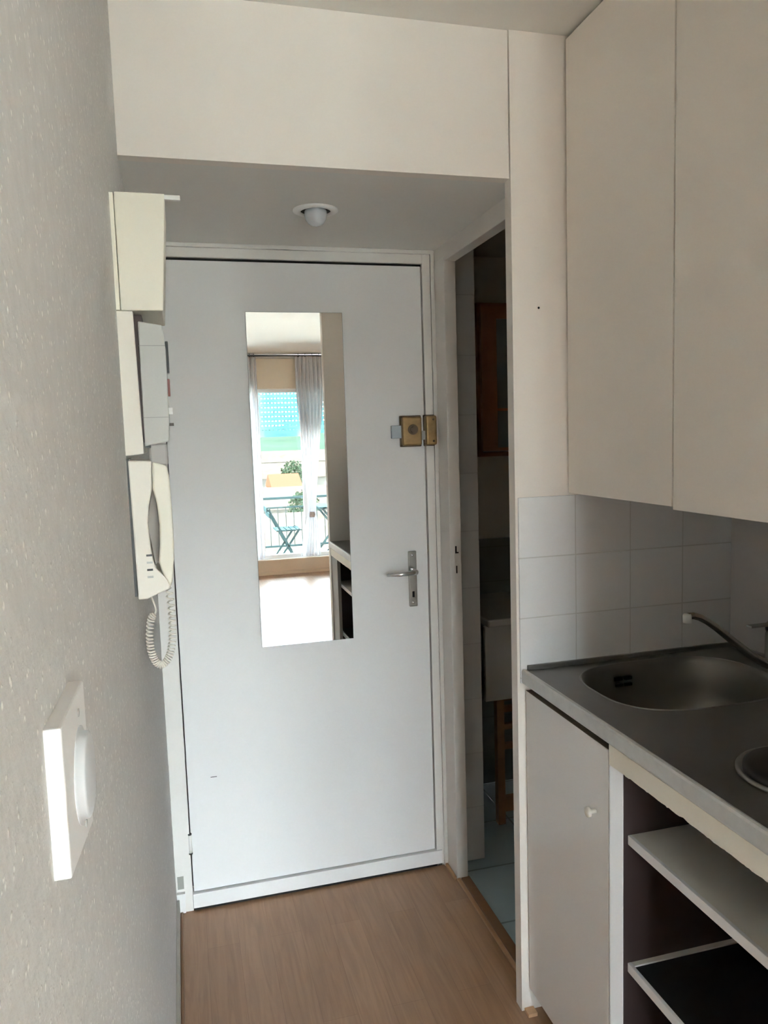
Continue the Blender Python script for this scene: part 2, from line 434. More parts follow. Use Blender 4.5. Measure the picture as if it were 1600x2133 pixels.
struct(w.build('trim_left', WOODT, None, 0.003), 'brown wooden quarter-round along the left wall', 'trim')
# window wall at the far end of the living room (seen in the mirror)
WX0, WX1, WZ0, WZ1 = 0.02, 2.30, 0.17, 2.10
w = MB()
w.box(-2.15, WX0, -3.86, YWIN, 0, ZC); w.box(WX1, 3.05, -3.86, YWIN, 0, ZC)
w.box(WX0, WX1, -3.86, YWIN, WZ1, ZC); w.box(WX0, WX1, -3.86, YWIN, 0, WZ0)
struct(w.build('wall_back', ROOMW), 'window wall of the living room reflected in the mirror', 'wall')
struct(B('trim_shutter', BEIGE, None, -0.03, 2.35, YWIN - 0.005, YWIN + 0.05, 2.085, 2.415, 0.004), 'beige roller shutter box above the balcony window', 'trim')
w = MB(); w.box(-0.03, 2.35, YWIN - 0.002, YWIN + 0.06, 0.035, 0.172); w.box(-0.03, 2.35, YWIN - 0.002, YWIN + 0.075, 0.0, 0.035)
struct(w.build('trim_sill', mat('sill_wood', (0.60, 0.46, 0.33), 0.5, var=0.08), None, 0.003), 'wooden step under the balcony window', 'trim')

MULL = (WX0, 0.43, 0.845, 1.40, WX1)
for i in range(4):
    x0, x1 = MULL[i], MULL[i + 1]
    r = thing('window_%d' % (i + 1), ((x0 + x1) / 2, YWIN - 0.08, WZ0), 'white framed balcony window leaf, ' + ('nearest the left wall', 'left of the narrow curtain', 'between the two curtains', 'right of the knotted curtain')[i], 'window')
    r['kind'] = 'structure'
    q = MB(); fw = 0.045
    q.box(x0, x0 + fw, YWIN - 0.10, YWIN - 0.05, WZ0, WZ1); q.box(x1 - fw, x1, YWIN - 0.10, YWIN - 0.05, WZ0, WZ1)
    q.box(x0 + fw, x1 - fw, YWIN - 0.10, YWIN - 0.05, WZ1 - 0.05, WZ1); q.box(x0 + fw, x1 - fw, YWIN - 0.10, YWIN - 0.05, WZ0, WZ0 + 0.04)
    q.build('window_frame', PLASTW, r)
    B('pane', GLASS, r, x0 + fw, x1 - fw, YWIN - 0.077, YWIN - 0.073, WZ0 + 0.04, WZ1 - 0.05)

# ================================================================== ENTRANCE DOOR
door = thing('door_1', (0.385, YD, 0.0), 'plain white entrance door with a long mirror and chrome lever', 'door')
door['kind'] = 'structure'
B('leaf', DOORW, door, -0.034, 0.8045, YD, YD + 0.04, 0.062, 2.0905, 0.0015)
B('gap_shade', GAP, door, -0.037, 0.808, YD + 0.006, YD + 0.03, 2.0910, 2.0983, label='dark strip painting the shade over the leaf')  # black strip stands in for the shade in the top gap
B('weather_board', DOORW, door, -0.038, 0.829, YD - 0.012, YD + 0.03, 0.010, 0.0590, 0.002, label='white board along the foot of the door')
B('gap_shade', GAP, door, -0.037, 0.808, YD + 0.0415, YD + 0.052, 0.058, 2.098, label='dark sheet painting the shade round the leaf')  # black sheet behind the leaf, painted shade for the side gaps
for hz in (0.20, 2.00):
    h = MB(); h.lathe([(0.0, 0), (0.0055, 0.0), (0.0055, 0.062), (0.0, 0.062)], (-0.0365, YD - 0.004, hz), seg=14)
    ho = h.build('hinge', FRAMEW if hz < 1 else DARKP, door)
    for zc in (hz - 0.004, hz + 0.062):
        MB().lathe([(0.0062, 0.0), (0.0062, 0.0035)], (-0.0365, YD - 0.0045, zc), seg=14).build('hinge_cap', DARKP, ho)
hd = MB().box(0.733, 0.762, YD - 0.010, YD, 0.952, 1.144).build('handle_plate', DCHROME, door, 0.003, label='chrome handle plate')
lv = MB(); lv.tube([(0.747, YD - 0.008, 1.078), (0.747, YD - 0.050, 1.078)], 0.009, 16)
lv.tube([(0.749, YD - 0.050, 1.078), (0.735, YD - 0.053, 1.077), (0.70, YD - 0.052, 1.0745), (0.645, YD - 0.050, 1.0745)], [0.009, 0.0085, 0.007, 0.0055], 14)
lv.build('lever', CHROME, hd)
MB().box(0.744, 0.751, YD - 0.0115, YD - 0.0095, 0.985, 1.005).build('keyhole', GAP, hd)
MB().lathe([(0.0, -0.012), (0.004, -0.012), (0.004, -0.008)], (0.747, YD, 1.130), 'Y', 10).build('screw', CHROME, hd)
MB().lathe([(0.0, -0.012), (0.004, -0.012), (0.004, -0.008)], (0.747, YD, 0.966), 'Y', 10).build('screw', CHROME, hd)
B('scuff_mark', GAP, door, 0.040, 0.060, YD - 0.0004, YD + 0.001, 0.443, 0.445)
B('bottom_shade', GAP, door, -0.036, 0.829, YD - 0.006, YD + 0.028, 0.0005, 0.0105, label='dark strip painting the shade under the door')  # solid black box painting the shade line below the board
# mirror glued on the leaf
mir = thing('mirror', (0.379, YD - 0.005, 0.862), 'tall frameless mirror stuck on the white entrance door', 'mirror')
MB().prism([(0.2275, 0.862), (0.5325, 0.862), (0.5325, 1.936), (0.2245, 1.936)], 'Y', YD - 0.0065, YD - 0.0058).build('mirror_glass', MIRROR, mir)
MB().prism([(0.2265, 0.861), (0.5335, 0.861), (0.5335, 1.937), (0.2235, 1.937)], 'Y', YD - 0.0058, YD).build('backing', mat('mirror_edge', (0.25, 0.27, 0.25), 0.3), mir)
# rim lock and keeper
lk = thing('rim_lock', (0.76, YD - 0.015, 1.55), 'old brass rim lock screwed on the entrance door above the lever', 'lock')
MB().box(0.720, 0.787, YD - 0.030, YD, 1.502, 1.598).build('lock_case', BRASS, lk, 0.006, 3)
MB().box(0.716, 0.791, YD - 0.010, YD, 1.498, 1.602).build('case_flange', DBRASS, lk, 0.003)
c = MB(); c.lathe([(0.017, -0.034), (0.017, -0.028)], (0.755, YD, 1.555), 'Y', 24); c.build('cylinder_rose', DBRASS, lk)
c = MB(); c.lathe([(0.010, -0.038), (0.010, -0.033)], (0.755, YD, 1.555), 'Y', 24); c.build('key_cylinder', DBRASS, lk)
B('bolt_tab', mat('grey_tab', (0.32, 0.34, 0.36), 0.4, 0.6), lk, 0.686, 0.722, YD - 0.012, YD, 1.527, 1.570, 0.002, label='grey metal tab')
B('bolt', STEEL, lk, 0.786, 0.802, YD - 0.022, YD - 0.008, 1.520, 1.550)
kp = thing('lock_keeper', (0.822, YD - 0.02, 1.55), 'brass lock keeper on the door frame facing the rim lock', 'lock keeper')
MB().box(0.800, 0.838, YD - 0.036, YD - 0.004, 1.502, 1.600).build('keeper_case', BRASS, kp, 0.006, 3)
B('keeper_flange', DBRASS, kp, 0.7985, 0.8425, YD - 0.012, YD - 0.004, 1.499, 1.603, 0.002)
for zz in (1.515, 1.587):
    MB().lathe([(0.0, -0.0385), (0.0035, -0.0385), (0.0035, -0.035)], (0.825, YD, zz), 'Y', 10).build('screw', DBRASS, kp)

# ================================================================== SPOTLIGHT
sp = thing('ceiling_spotlight', (0.386, 2.066, ZS), 'round white recessed spotlight with frosted bulb in the low ceiling', 'ceiling light')
MB().lathe([(0.040, -0.001), (0.041, -0.006), (0.052, -0.007), (0.060, -0.003), (0.060, 0.002), (0.040, 0.002), (0.040, -0.001)], (0.386, 2.066, ZS), seg=48).build('ring', PLASTW, sp)
MB().lathe([(0.0, 0.001), (0.041, 0.001), (0.041, -0.002), (0.0, -0.002)], (0.386, 2.066, ZS), seg=40).build('recess_shade', GAP, sp)  # flat black disc, paints the shade between bulb and ring
MB().lathe([(0.0, -0.042), (0.010, -0.0405), (0.020, -0.035), (0.027, -0.026), (0.0305, -0.014), (0.030, -0.004), (0.027, 0.001)], (0.386, 2.066, ZS), seg=40).build('bulb', BULB, sp, label='frosted grey bulb')

# ================================================================== LEFT WALL BOXES
fb = thing('fuse_box', (XW, 1.48, 1.765), 'cream electrical box on the left wall, the uppermost one', 'fuse box')
B('back_base', PLASTC, fb, XW - 0.003, -0.0835, 1.401, 1.58, 1.767, 1.962, 0.001)
MB().prism([(-0.0825, 1.7665), (-0.0125, 1.7665), (0.0005, 1.963), (-0.0825, 1.963)], 'Y', 1.40, 1.585).build('cover', PLASTC, fb, 0.002)
B('cover_lip', PLASTW, fb, -0.001, 0.026, 1.401, 1.411, 1.9535, 1.9615, 0.001, label='white lip at the top edge')
cp = thing('circuit_breaker', (XW, 1.46, 1.51), 'grey circuit breaker on a cream backboard under the cream fuse box', 'circuit breaker')
MB().prism([(XW - 0.003, 1.5175), (-0.0595, 1.5205), (-0.0635, 1.7655), (XW - 0.003, 1.7655)], 'Y', 1.40, 1.56).build('backboard', PLASTI, cp, 0.0015, label='cream backboard')
MB().prism([(-0.0575, 1.533), (-0.0165, 1.541), (-0.0135, 1.575), (-0.0125, 1.70), (-0.0165, 1.7425), (-0.0565, 1.749)], 'Y', 1.402, 1.50).build('breaker_case', PLASTG, cp, 0.002)
B('recess_shadow', BROWN, cp, -0.0655, -0.0500, 1.408, 1.50, 1.54, 1.760, label='dark block painting the shade behind the breaker')  # solid dark block, shade painted in behind the case
SEAM = mat('seam_grey', (0.28, 0.28, 0.27), 0.5)
B('seam', SEAM, cp, -0.0575, -0.0130, 1.4013, 1.403, 1.7065, 1.7075)
B('seam', SEAM, cp, -0.0578, -0.0128, 1.4013, 1.403, 1.5830, 1.5840)
B('switch_lever', DARKP, cp, -0.0135, -0.0085, 1.405, 1.425, 1.66, 1.715, 0.001, label='dark lever')
B('trip_lever', mat('red_brown', (0.20, 0.05, 0.04), 0.4), cp, -0.0135, -0.0090, 1.405, 1.42, 1.620, 1.650, 0.001, label='dark red lever')
B('test_button', PLASTW, cp, -0.0140, -0.0062, 1.404, 1.414, 1.588, 1.600, 0.001, label='white test button')
B('stud', DARKP, cp, -0.0140, -0.0062, 1.404, 1.412, 1.568, 1.573)
ce = MB(); ce.box(-0.050, -0.020, 1.405, 1.47, 1.499, 1.537)
ce.build('cable_cover', mat('cable_grey', (0.42, 0.40, 0.39), 0.5), cp, 0.003, label='grey cable cover under the breaker')
B('knockout', DARKP, cp, -0.056, -0.047, 1.403, 1.43, 1.531, 1.536)

ic = thing('intercom', (XW, 1.45, 1.26), 'ivory wall intercom handset with coiled cord left of the entrance door', 'intercom')
MB().prism([(XW + 0.0055, 1.262), (-0.0690, 1.262), (-0.0600, 1.266), (-0.0300, 1.278), (-0.0270, 1.290), (-0.0530, 1.318), (-0.0580, 1.352), (-0.0605, 1.398), (-0.0570, 1.430), (-0.0500, 1.457), (-0.0480, 1.508), (XW + 0.0025, 1.510)], 'Y', 1.402, 1.485).build('base', PLASTI, ic, 0.0025)
B('mounting_plate', DARKP, ic, XW - 0.002, XW + 0.0045, 1.4035, 1.48, 1.268, 1.512)
MB().prism([(-0.0475, 1.5065), (-0.0225, 1.4985), (-0.0195, 1.470), (-0.0185, 1.430), (-0.0180, 1.380), (-0.0195, 1.330), (-0.0245, 1.290), (-0.0290, 1.2800), (-0.0420, 1.312), (-0.0460, 1.330), (-0.0425, 1.358), (-0.0408, 1.395), (-0.0430, 1.430), (-0.0485, 1.4575)], 'Y', 1.399, 1.455).build('handset', PLASTC, ic, 0.004, 3, label='cream handset')
MB().prism([(-0.062, 1.398), (-0.052, 1.320), (-0.044, 1.330), (-0.0405, 1.395), (-0.0485, 1.462)], 'Y', 1.42, 1.47).build('grip_shade_fill', mat('grip_shadow', (0.30, 0.28, 0.26), 0.6), ic)  # solid filler coloured as the shade inside the grip
for k in range(4):
    B('sound_slot', DARKP if k % 2 else PLASTG, ic, -0.0665, -0.0565, 1.4010, 1.404, 1.300 + k * 0.013, 1.3035 + k * 0.013)
path = [Vector(p) for p in [(-0.0660, 1.43, 1.268), (-0.0570, 1.428, 1.236), (-0.0665, 1.43, 1.218), (-0.0710, 1.43, 1.180), (-0.0665, 1.43, 1.148), (-0.0540, 1.43, 1.132), (-0.0390, 1.43, 1.146), (-0.0310, 1.43, 1.180), (-0.0295, 1.43, 1.228), (-0.0330, 1.43, 1.285)]]
def cr(p, t):
    n = len(p) - 1; i = min(int(t * n), n - 1); u = t * n - i
    a, b, c_, d = p[max(i - 1, 0)], p[i], p[i + 1], p[min(i + 2, n)]
    return 0.5 * ((2 * b) + (c_ - a) * u + (2 * a - 5 * b + 4 * c_ - d) * u * u + (3 * b - 3 * c_ + d - a) * u ** 3)
co = []
N = 900
for k in range(N + 1):
    t = k / N; p = cr(path, t); tg = (cr(path, min(1, t + 1e-3)) - cr(path, max(0, t - 1e-3))).normalized()
    a = tg.cross(Vector((0, 1, 0))).normalized(); b = Vector((0, 1, 0))
    rr_ = 0.0056 * min(1, max(0, (t - 0.14) / 0.04)) * min(1, (1 - t) / 0.05)
    ph = 2 * math.pi * 52 * t
    co.append(p + a * rr_ * math.cos(ph) + b * rr_ * math.sin(ph))
MB().tube(co, 0.0017, 6).build('coiled_cord', PLASTI, ic)

# dimmer on the near part of the wall
dm = thing('dimmer_switch', (XW, 0.545, 1.31), 'square white dimmer switch with round dial on the rough plaster wall', 'light switch')
MB().prism([(0.489, 1.368), (0.601, 1.364), (0.601, 1.240), (0.489, 1.270)][::-1] if False else [(0.489, 1.270), (0.600, 1.252), (0.600, 1.364), (0.489, 1.368)], 'X', XW - 0.002, XW + 0.0105).build('plate', PLASTW, dm, 0.0015)
MB().lathe([(0.034, 0.010), (0.034, 0.0112), (0.0305, 0.0116), (0.0295, 0.0160), (0.027, 0.0172), (0.0, 0.0176)], (XW, 0.556, 1.309), 'X', 48).build('dial', mat('dial_white', (0.70, 0.71, 0.73), 0.35), dm)
for zz in (1.352, 1.270):
    MB().lathe([(0.003, 0.010), (0.003, 0.0112), (0.0, 0.0112)], (XW, 0.562, zz), 'X', 12).build('screw', PLASTG, dm)

# ================================================================== WALL CABINETS
def wall_cabinet(y0, y1, zb, label, doors):
    r = thing('wall_cabinet', (1.18, (y0 + y1) / 2, zb), label, 'wall cabinet', 'wall cabinets above the worktop')
    q = MB()
    q.box(0.980, XR, y0 + 0.001, y0 + 0.018, zb + 0.004, 2.466); q.box(0.980, XR, y1 - 0.018, y1 - 0.001, zb + 0.004, 2.466)
    q.box(0.962, XR, y0 + 0.018, y1 - 0.018, zb + 0.004, zb + 0.022); q.box(0.962, XR, y0 + 0.018, y1 - 0.018, 2.448, 2.466)
    q.box(XR - 0.008, XR - 0.001, y0 + 0.018, y1 - 0.018, zb + 0.022, 2.448)
    q.build('carcass', MELA, r)
    B('inner_shelf', MELA, r, 0.97, XR - 0.01, y0 + 0.018, y1 - 0.018, 1.90, 1.918)
    for a, b in doors:
        B('door', MELA, r, 0.942, 0.961, a, b, zb, 2.4625, 0.0012)
    return r
wall_cabinet(1.3125, 1.7335, 1.3805, 'tall beige wall cabinet door beside the white pillar', [(1.3135, 1.7305)])
wall_cabinet(YN + 0.002, 1.3100, 1.3745, 'tall beige wall cabinet nearest the camera, cut by the photo edge', [(0.965, 1.3090), (0.614, 0.962)])

# ================================================================== BASE UNIT
bu = thing('kitchen_base_cabinet', (1.10, 1.18, 0.0), 'low kitchen cabinet with one pale door and open dark shelves under the steel worktop', 'base cabinet')
dr = B('door', MELAW, bu, 0.820, 0.838, 1.3475, 1.7345, 0.067, 0.8805, 0.0012, label='pale grey door')
B('top_edge', mat('raw_chipboard', (0.20, 0.15, 0.11), 0.8, var=0.3, vscale=80), dr, 0.8205, 0.8378, 1.3478, 1.7342, 0.8802, 0.8815, label='brown raw top edge')
kn = MB(); kn.lathe([(0.0, 0.0), (0.005, 0.0), (0.005, -0.012), (0.011, -0.015), (0.011, -0.021), (0.0, -0.022)], (0.820, 1.398, 0.724), 'X', 20)
kn.build('knob', mat('knob_ivory', (0.85, 0.82, 0.74), 0.3), dr, label='small ivory knob')
MB().prism([(0.8265, 1.3445), (0.8200, 1.3445), (0.8195, 1.3400), (0.8330, 1.3140), (0.8345, 1.3140), (0.8345, 1.3445)], 'Z', 0.0, 0.893).build('divider_panel', EDGEW, bu, label='white edge of the divider')
B('side_panel', BROWN, bu, 0.8345, 1.42, 1.3142, 1.3430, 0.0, 0.893)
B('side_panel', BROWN, bu, 0.838, 1.42, 1.715, 1.732, 0.07, 0.893)
B('side_panel', BROWN, bu, 0.825, 1.42, YN + 0.003, YN + 0.03, 0.0, 0.893)
B('front_panel', mat('grey_front', (0.30, 0.29, 0.26), 0.5), bu, 0.8195, 0.838, YN + 0.004, 0.775, 0.05, 0.850, 0.001, label='grey front panel at the near end')
B('back_panel', BLACK, bu, 1.410, 1.425, YN + 0.03, 1.715, 0.05, 0.893)
B('bottom_panel', BLACK, bu, 0.845, 1.41, YN + 0.03, 1.315, 0.06, 0.080)
B('plinth', BROWN, bu, 0.88, 0.90, YN + 0.03, 1.715, 0.0, 0.07)
# cream fascia with a chipped lower edge
pts = [(YN + 0.004, 0.8965), (1.3385, 0.8965), (1.3385, 0.853)]
yy = 1.30
rnd = random.Random(3)
zz = 0.8540
while yy > YN + 0.03:
    zz = 0.8545 + rnd.uniform(-0.0011, 0.0011)
    if 1.09 < yy < 1.10: zz = 0.8575
    pts.append((yy, zz)); yy -= rnd.uniform(0.004, 0.012)
pts.append((YN + 0.004, 0.856))
MB().prism(pts, 'X', 0.8165, 0.8260).build('fascia', CREAM, bu, label='cream strip with chipped lower edge')
for zt, nm in ((0.708, 0), (0.428, 1)):
    sh = B('shelf', SHELF if nm == 0 else BLACK, bu, 0.852, 1.405, YN + 0.032, 1.3145, zt - 0.018, zt - 0.0005 if nm == 0 else zt - 0.004, label=('white upper shelf', 'black lower shelf')[nm])
    B('shelf_edge', EDGEW, sh, 0.845, 0.853, YN + 0.032, 1.3145, zt - 0.020, zt, 0.001, label='white front edging')
    if nm: B('shelf_rim', SHELF, sh, 0.853, 1.40, 1.3020, 1.3145, zt - 0.012, zt - 0.0005, label='pale strip at the divider')
MB().lathe([(0.003, 0.0), (0.003, -0.003), (0, -0.003)], (0.905, 1.315, 0.800), 'Y', 10).build('shelf_pin', PLASTG, bu)
wd = B('wooden_wedge', WOODP, None, 0.806, 0.832, 1.712, 1.738, 0.0, 0.010, 0.001)
tag(wd, 'small pale wooden wedge on the floor at the foot of the white pillar', 'wedge')

# ================================================================== WORKTOP WITH SINK
wt = thing('worktop', (1.11, 1.17, 0.90), 'stainless steel kitchen worktop with pressed-in sink', 'worktop')
ZT = 0.9355
TX0, TX1, TY0, TY1 = 0.813, XR - 0.001, YN + 0.001, YB - 0.007
SCX, SCY, SA, SB = 1.124, 1.527, 0.224, 0.171
def se(th, a, b, k=2.9):
    return (abs(math.cos(th) / a) ** k + abs(math.sin(th) / b) ** k) ** (-1.0 / k)
def rc(th):
    c_, s_ = math.cos(th), math.sin(th); best = 1e9
    if c_ > 1e-9: best = min(best, (TX1 - SCX) / c_)
    if c_ < -1e-9: best = min(best, (TX0 - SCX) / c_)
    if s_ > 1e-9: best = min(best, (TY1 - SCY) / s_)
    if s_ < -1e-9: best = min(best, (TY0 - SCY) / s_)
    return best
ths = [2 * math.pi * k / 96 for k in range(96)] + [math.atan2(y - SCY, x - SCX) % (2 * math.pi) for x in (TX0, TX1) for y in (TY0, TY1)]
ths = sorted(ths)
top = MB(); bm = top.bm
inner = [bm.verts.new((SCX + se(t, SA, SB) * math.cos(t), SCY + se(t, SA, SB) * math.sin(t), ZT)) for t in ths]
outer = [bm.verts.new((SCX + rc(t) * math.cos(t), SCY + rc(t) * math.sin(t), ZT)) for t in ths]
n = len(ths)
under = [bm.verts.new((v.co.x, v.co.y, 0.902)) for v in outer]
for k in range(n):
    j = (k + 1) % n
    bm.faces.new((inner[k], inner[j], outer[j], outer[k]))
    bm.faces.new((outer[k], outer[j], under[j], under[k]))
top.build('top_sheet', STEEL, wt)
MB().prism([(0.8095, 0.9025), (0.8085, 0.9070), (0.8085, 0.9325), (0.8105, 0.9370), (0.8150, 0.9375), (0.8200, 0.9360), (0.8200, 0.9025)], 'Y', TY0, TY1).build('front_edge', STEEL_LIT, wt, label='front edge in steel coloured as if lit')
q = MB(); q.box(TX0 + 0.01, TX1, TY1 - 0.008, TY1 + 0.0005, ZT - 0.001, ZT + 0.012); q.box(TX1 - 0.008, TX1, TY0, TY1 - 0.008, ZT - 0.001, ZT + 0.012)
q.build('upstand', STEEL, wt, 0.002)
bowl = MB(); bm = bowl.bm
levels = [(1.0, ZT + 0.0003), (0.985, ZT - 0.003), (0.965, ZT - 0.012), (0.93, ZT - 0.08), (0.89, ZT - 0.125), (0.82, ZT - 0.145), (0.6, ZT - 0.150), (0.3, ZT - 0.153)]
rings = []
for sc, z in levels:
    rings.append([bm.verts.new((SCX + se(t, SA, SB) * sc * math.cos(t), SCY + se(t, SA, SB) * sc * math.sin(t), z)) for t in [2 * math.pi * k / 96 for k in range(96)]])
for i in range(len(rings) - 1):
    for k in range(96):
        fc = bm.faces.new((rings[i][k], rings[i][(k + 1) % 96], rings[i + 1][(k + 1) % 96], rings[i + 1][k])); fc.smooth = True
bm.faces.new(rings[-1])
sb = bowl.build('sink_bowl', mat('sink_steel', (0.26, 0.25, 0.23), 0.42, metal=1.0, var=0.08, vscale=10), wt)
MB().lathe([(0.0, 0.002), (0.020, 0.002), (0.036, 0.006), (0.042, 0.004), (0.042, -0.002)], (SCX, SCY, ZT - 0.153), seg=32).build('drain', CHROME, sb)
yo = SCY + SB * 0.945
for dx, dz in ((-0.014, 0), (0.014, 0), (-0.012, -0.016), (0.014, -0.016)):
    B('overflow_slot', BLACK, sb, SCX - 0.055 + dx - 0.010, SCX - 0.055 + dx + 0.010, yo - 0.008, yo + 0.004, ZT - 0.040 + dz, ZT - 0.033 + dz)
rm = MB(); rm_pts = []
for k in range(97):
    t = 2 * math.pi * k / 96; r_ = se(t, SA + 0.003, SB + 0.003)
    rm_pts.append((SCX + r_ * math.cos(t), SCY + r_ * math.sin(t), ZT))
rm.tube(rm_pts, 0.0022, 8, caps=False).build('sink_rim', STEEL, wt)

hp = thing('hotplate', (1.010, 1.030, ZT), 'round black cast iron hotplate with steel rim on the worktop', 'hotplate')
MB().lathe([(0.101, 0.0), (0.112, 0.0), (0.1122, 0.004), (0.110, 0.007), (0.106, 0.007), (0.101, 0.003)], (1.010, 1.030, ZT + 0.0002), seg=64).build('trim_ring', RIM, hp, label='bright steel ring')
MB().lathe([(0.0, 0.012), (0.025, 0.012), (0.027, 0.014), (0.094, 0.014), (0.100, 0.010), (0.1008, 0.0)], (1.010, 1.030, ZT + 0.0002), seg=64).build('plate', IRON, hp)

FX, FY = 1.398, 1.535
fa = thing('kitchen_faucet', (FX, FY, ZT), 'chrome single lever kitchen tap with long swivel spout over the sink', 'faucet')
MB().lathe([(0.0238, 0.0), (0.0238, 0.005), (0.0225, 0.008), (0.0215, 0.086), (0.020, 0.090), (0.0, 0.090)], (FX, FY, ZT + 0.0002), seg=28).build('body', DCHROME, fa)
pp = [(1.392, 1.534, 0.949), (1.365, 1.531, 0.951), (1.318, 1.523, 0.979), (1.259, 1.511, 1.021), (1.205, 1.506, 1.062), (1.178, 1.503, 1.080), (1.155, 1.501, 1.0925), (1.137, 1.500, 1.0985), (1.122, 1.4995, 1.099)]
fs = MB().tube(pp, [0.011, 0.0108, 0.0100, 0.0092, 0.0085, 0.0080, 0.0078, 0.0078, 0.0078], 16).build('spout', DCHROME, fa)
MB().lathe([(0.0, -0.013), (0.0095, -0.013), (0.010, 0.004), (0.008, 0.008), (0.0, 0.008)], (1.120, 1.4995, 1.097), seg=20).build('aerator', mat('aerator_white', (0.85, 0.85, 0.82), 0.3), fs, label='pale aerator tip')
lvv = MB(); lvv.lathe([(0.020, 0.090), (0.0215, 0.094), (0.0215, 0.108), (0.018, 0.114), (0.0, 0.115)], (FX, FY, ZT), seg=24)
lvv.box(1.322, 1.385, FY - 0.009, FY + 0.009, ZT + 0.1085, ZT + 0.1135)
lv_o = lvv.build('lever', DCHROME, fa)
MB().lathe([(0.0222, 0.095), (0.0222, 0.106)], (FX, FY, ZT), seg=24).build('cap', BLUEP, lv_o, label='dark blue marker ring')

# ================================================================== BATHROOM CONTENTS
mc = thing('bathroom_cabinet', (1.45, 2.95, 1.43), 'reddish wood framed mirror cabinet on the bathroom wall, seen through the doorway', 'cabinet')
q = MB(); q.box(1.17, 1.80, 2.88, 3.018, 1.44, 1.456); q.box(1.17, 1.80, 2.88, 3.018, 2.03, 2.05); q.box(1.17, 1.186, 2.88, 3.018, 1.456, 2.03); q.box(1.784, 1.80, 2.88, 3.018, 1.456, 2.03)
q.build('carcass', WOODR, mc)
d_ = MB(); d_.box(1.18, 1.245, 2.862, 2.88, 1.462, 2.04); d_.box(1.42, 1.485, 2.862, 2.88, 1.462, 2.04); d_.box(1.245, 1.42, 2.862, 2.88, 1.985, 2.04); d_.box(1.245, 1.42, 2.862, 2.88, 1.462, 1.475)
d_ = d_.build('door', WOODR, mc)
B('mirror_glass', mat('dim_mirror', (0.30, 0.33, 0.33), 0.15, metal=0.6), d_, 1.245, 1.42, 2.866, 2.876, 1.475, 1.985)
B('crossbar', WOODR, d_, 1.245, 1.42, 2.861, 2.866, 1.622, 1.632)
vb = thing('washbasin', (1.45, 2.8, 0.55), 'pale washbasin counter with deep front apron in the dark bathroom', 'washbasin')
B('counter', CERAM, vb, 1.06, 1.90, 2.555, 3.004, 0.822, 0.850, 0.006)
B('apron', mat('apron_grey', (0.42, 0.40, 0.37), 0.4), vb, 1.055, 1.90, 2.575, 2.595, 0.535, 0.822, 0.003)
sl = thing('slatted_stool', (1.25, 2.75, 0.0), 'dark wooden slatted stool standing under the washbasin', 'stool')
for px_, py_ in ((1.135, 2.66), (1.42, 2.66), (1.135, 2.95), (1.42, 2.95)):
    B('leg', WOODB, sl, px_, px_ + 0.03, py_, py_ + 0.03, -0.004, 0.50)
for k in range(4):
    B('slat', WOODB, sl, 1.135, 1.45, 2.655 + k * 0.085, 2.725 + k * 0.085, 0.50, 0.516)
for k, zz in enumerate((0.30, 0.38, 0.45)):
    B('rail', WOODB, sl, 1.165, 1.42, 2.664, 2.684, zz, zz + 0.022)
B('rail', WOODB, sl, 1.165, 1.42, 2.664, 2.684, 0.045, 0.105)

# ================================================================== LIVING ROOM END (in the mirror)
cr_ = thing('curtain_rod', (1.2, -3.61, 2.44), 'dark curtain rod under the ceiling over the balcony window', 'curtain rod')
MB().tube([(-0.3, -3.585, 2.443), (2.42, -3.585, 2.443)], 0.010, 12).build('pole', DARKP, cr_)
for xx in (-0.26, 2.39):
    B('bracket', DARKP, cr_, xx - 0.01, xx + 0.01, -3.70, -3.585, 2.435, 2.452)
def curtain(x0, x1, label, tie=None, folds=7, drift=0.0):
    q = MB(); bm = q.bm; nu, nv = 84, 60; g = []
    for j in range(nv + 1):
        z = 2.430 - (2.430 - 0.20) * j / nv
        row = []
        w = 1.0; cx = (x0 + x1) / 2
        if tie:
            zt, xt, wt_ = tie
            d = (z - zt)
            if d >= 0: k_ = min(1.0, d / 1.35); w = wt_ + (1 - wt_) * (k_ ** 1.3); cx = xt + (cx - xt) * k_
            else: k_ = min(1.0, -d / 0.45); w = wt_ + (0.75 - wt_) * (k_ ** 0.7); cx = xt - 0.03 * k_
        for i in range(nu + 1):
            u = i / nu
            row.append(bm.verts.new((cx + (u - 0.5) * (x1 - x0) * w, -3.585 + 0.030 * math.sin(2 * math.pi * folds * u) * (0.5 + 0.5 * w) + 0.006 * math.sin(9 * u + 3 * z), z)))
        g.append(row)
    for j in range(nv):
        for i in range(nu):
            fc = bm.faces.new((g[j][i], g[j][i + 1], g[j + 1][i + 1], g[j + 1][i])); fc.smooth = True
    r = thing('curtain', ((x0 + x1) / 2, -3.585, 0.2), label, 'curtain', 'sheer curtains at the balcony window')
    q.build('fabric', SHEER, r)
    for k in range(4):
        xx = x0 + (x1 - x0) * (k + 0.5) / 4
        MB().lathe([(0.013, -0.003), (0.020, -0.003), (0.020, 0.003), (0.013, 0.003), (0.013, -0.003)], (xx, -3.585, 2.443), 'X', 16).build('eyelet', DARKP, r)
    if tie:
        MB().lathe([(0.030, -0.03), (0.036, 0.0), (0.030, 0.03)], (tie[1], -3.585, tie[0]), 'Z', 20).build('tieback', mat('tieback', (0.50, 0.44, 0.42), 0.7), r)
    return r
curtain(0.68, 0.865, 'narrow straight sheer curtain at the left edge of the mirror reflection', folds=4)
curtain(1.29, 1.60, 'wide white sheer curtain knotted at the bottom, in the mirror reflection', tie=(0.67, 1.415, 0.30))
ru = thing('roller_shutter', (1.12, -3.84, 1.6), 'half lowered pale blue roller shutter behind the balcony window', 'shutter')
q = MB()
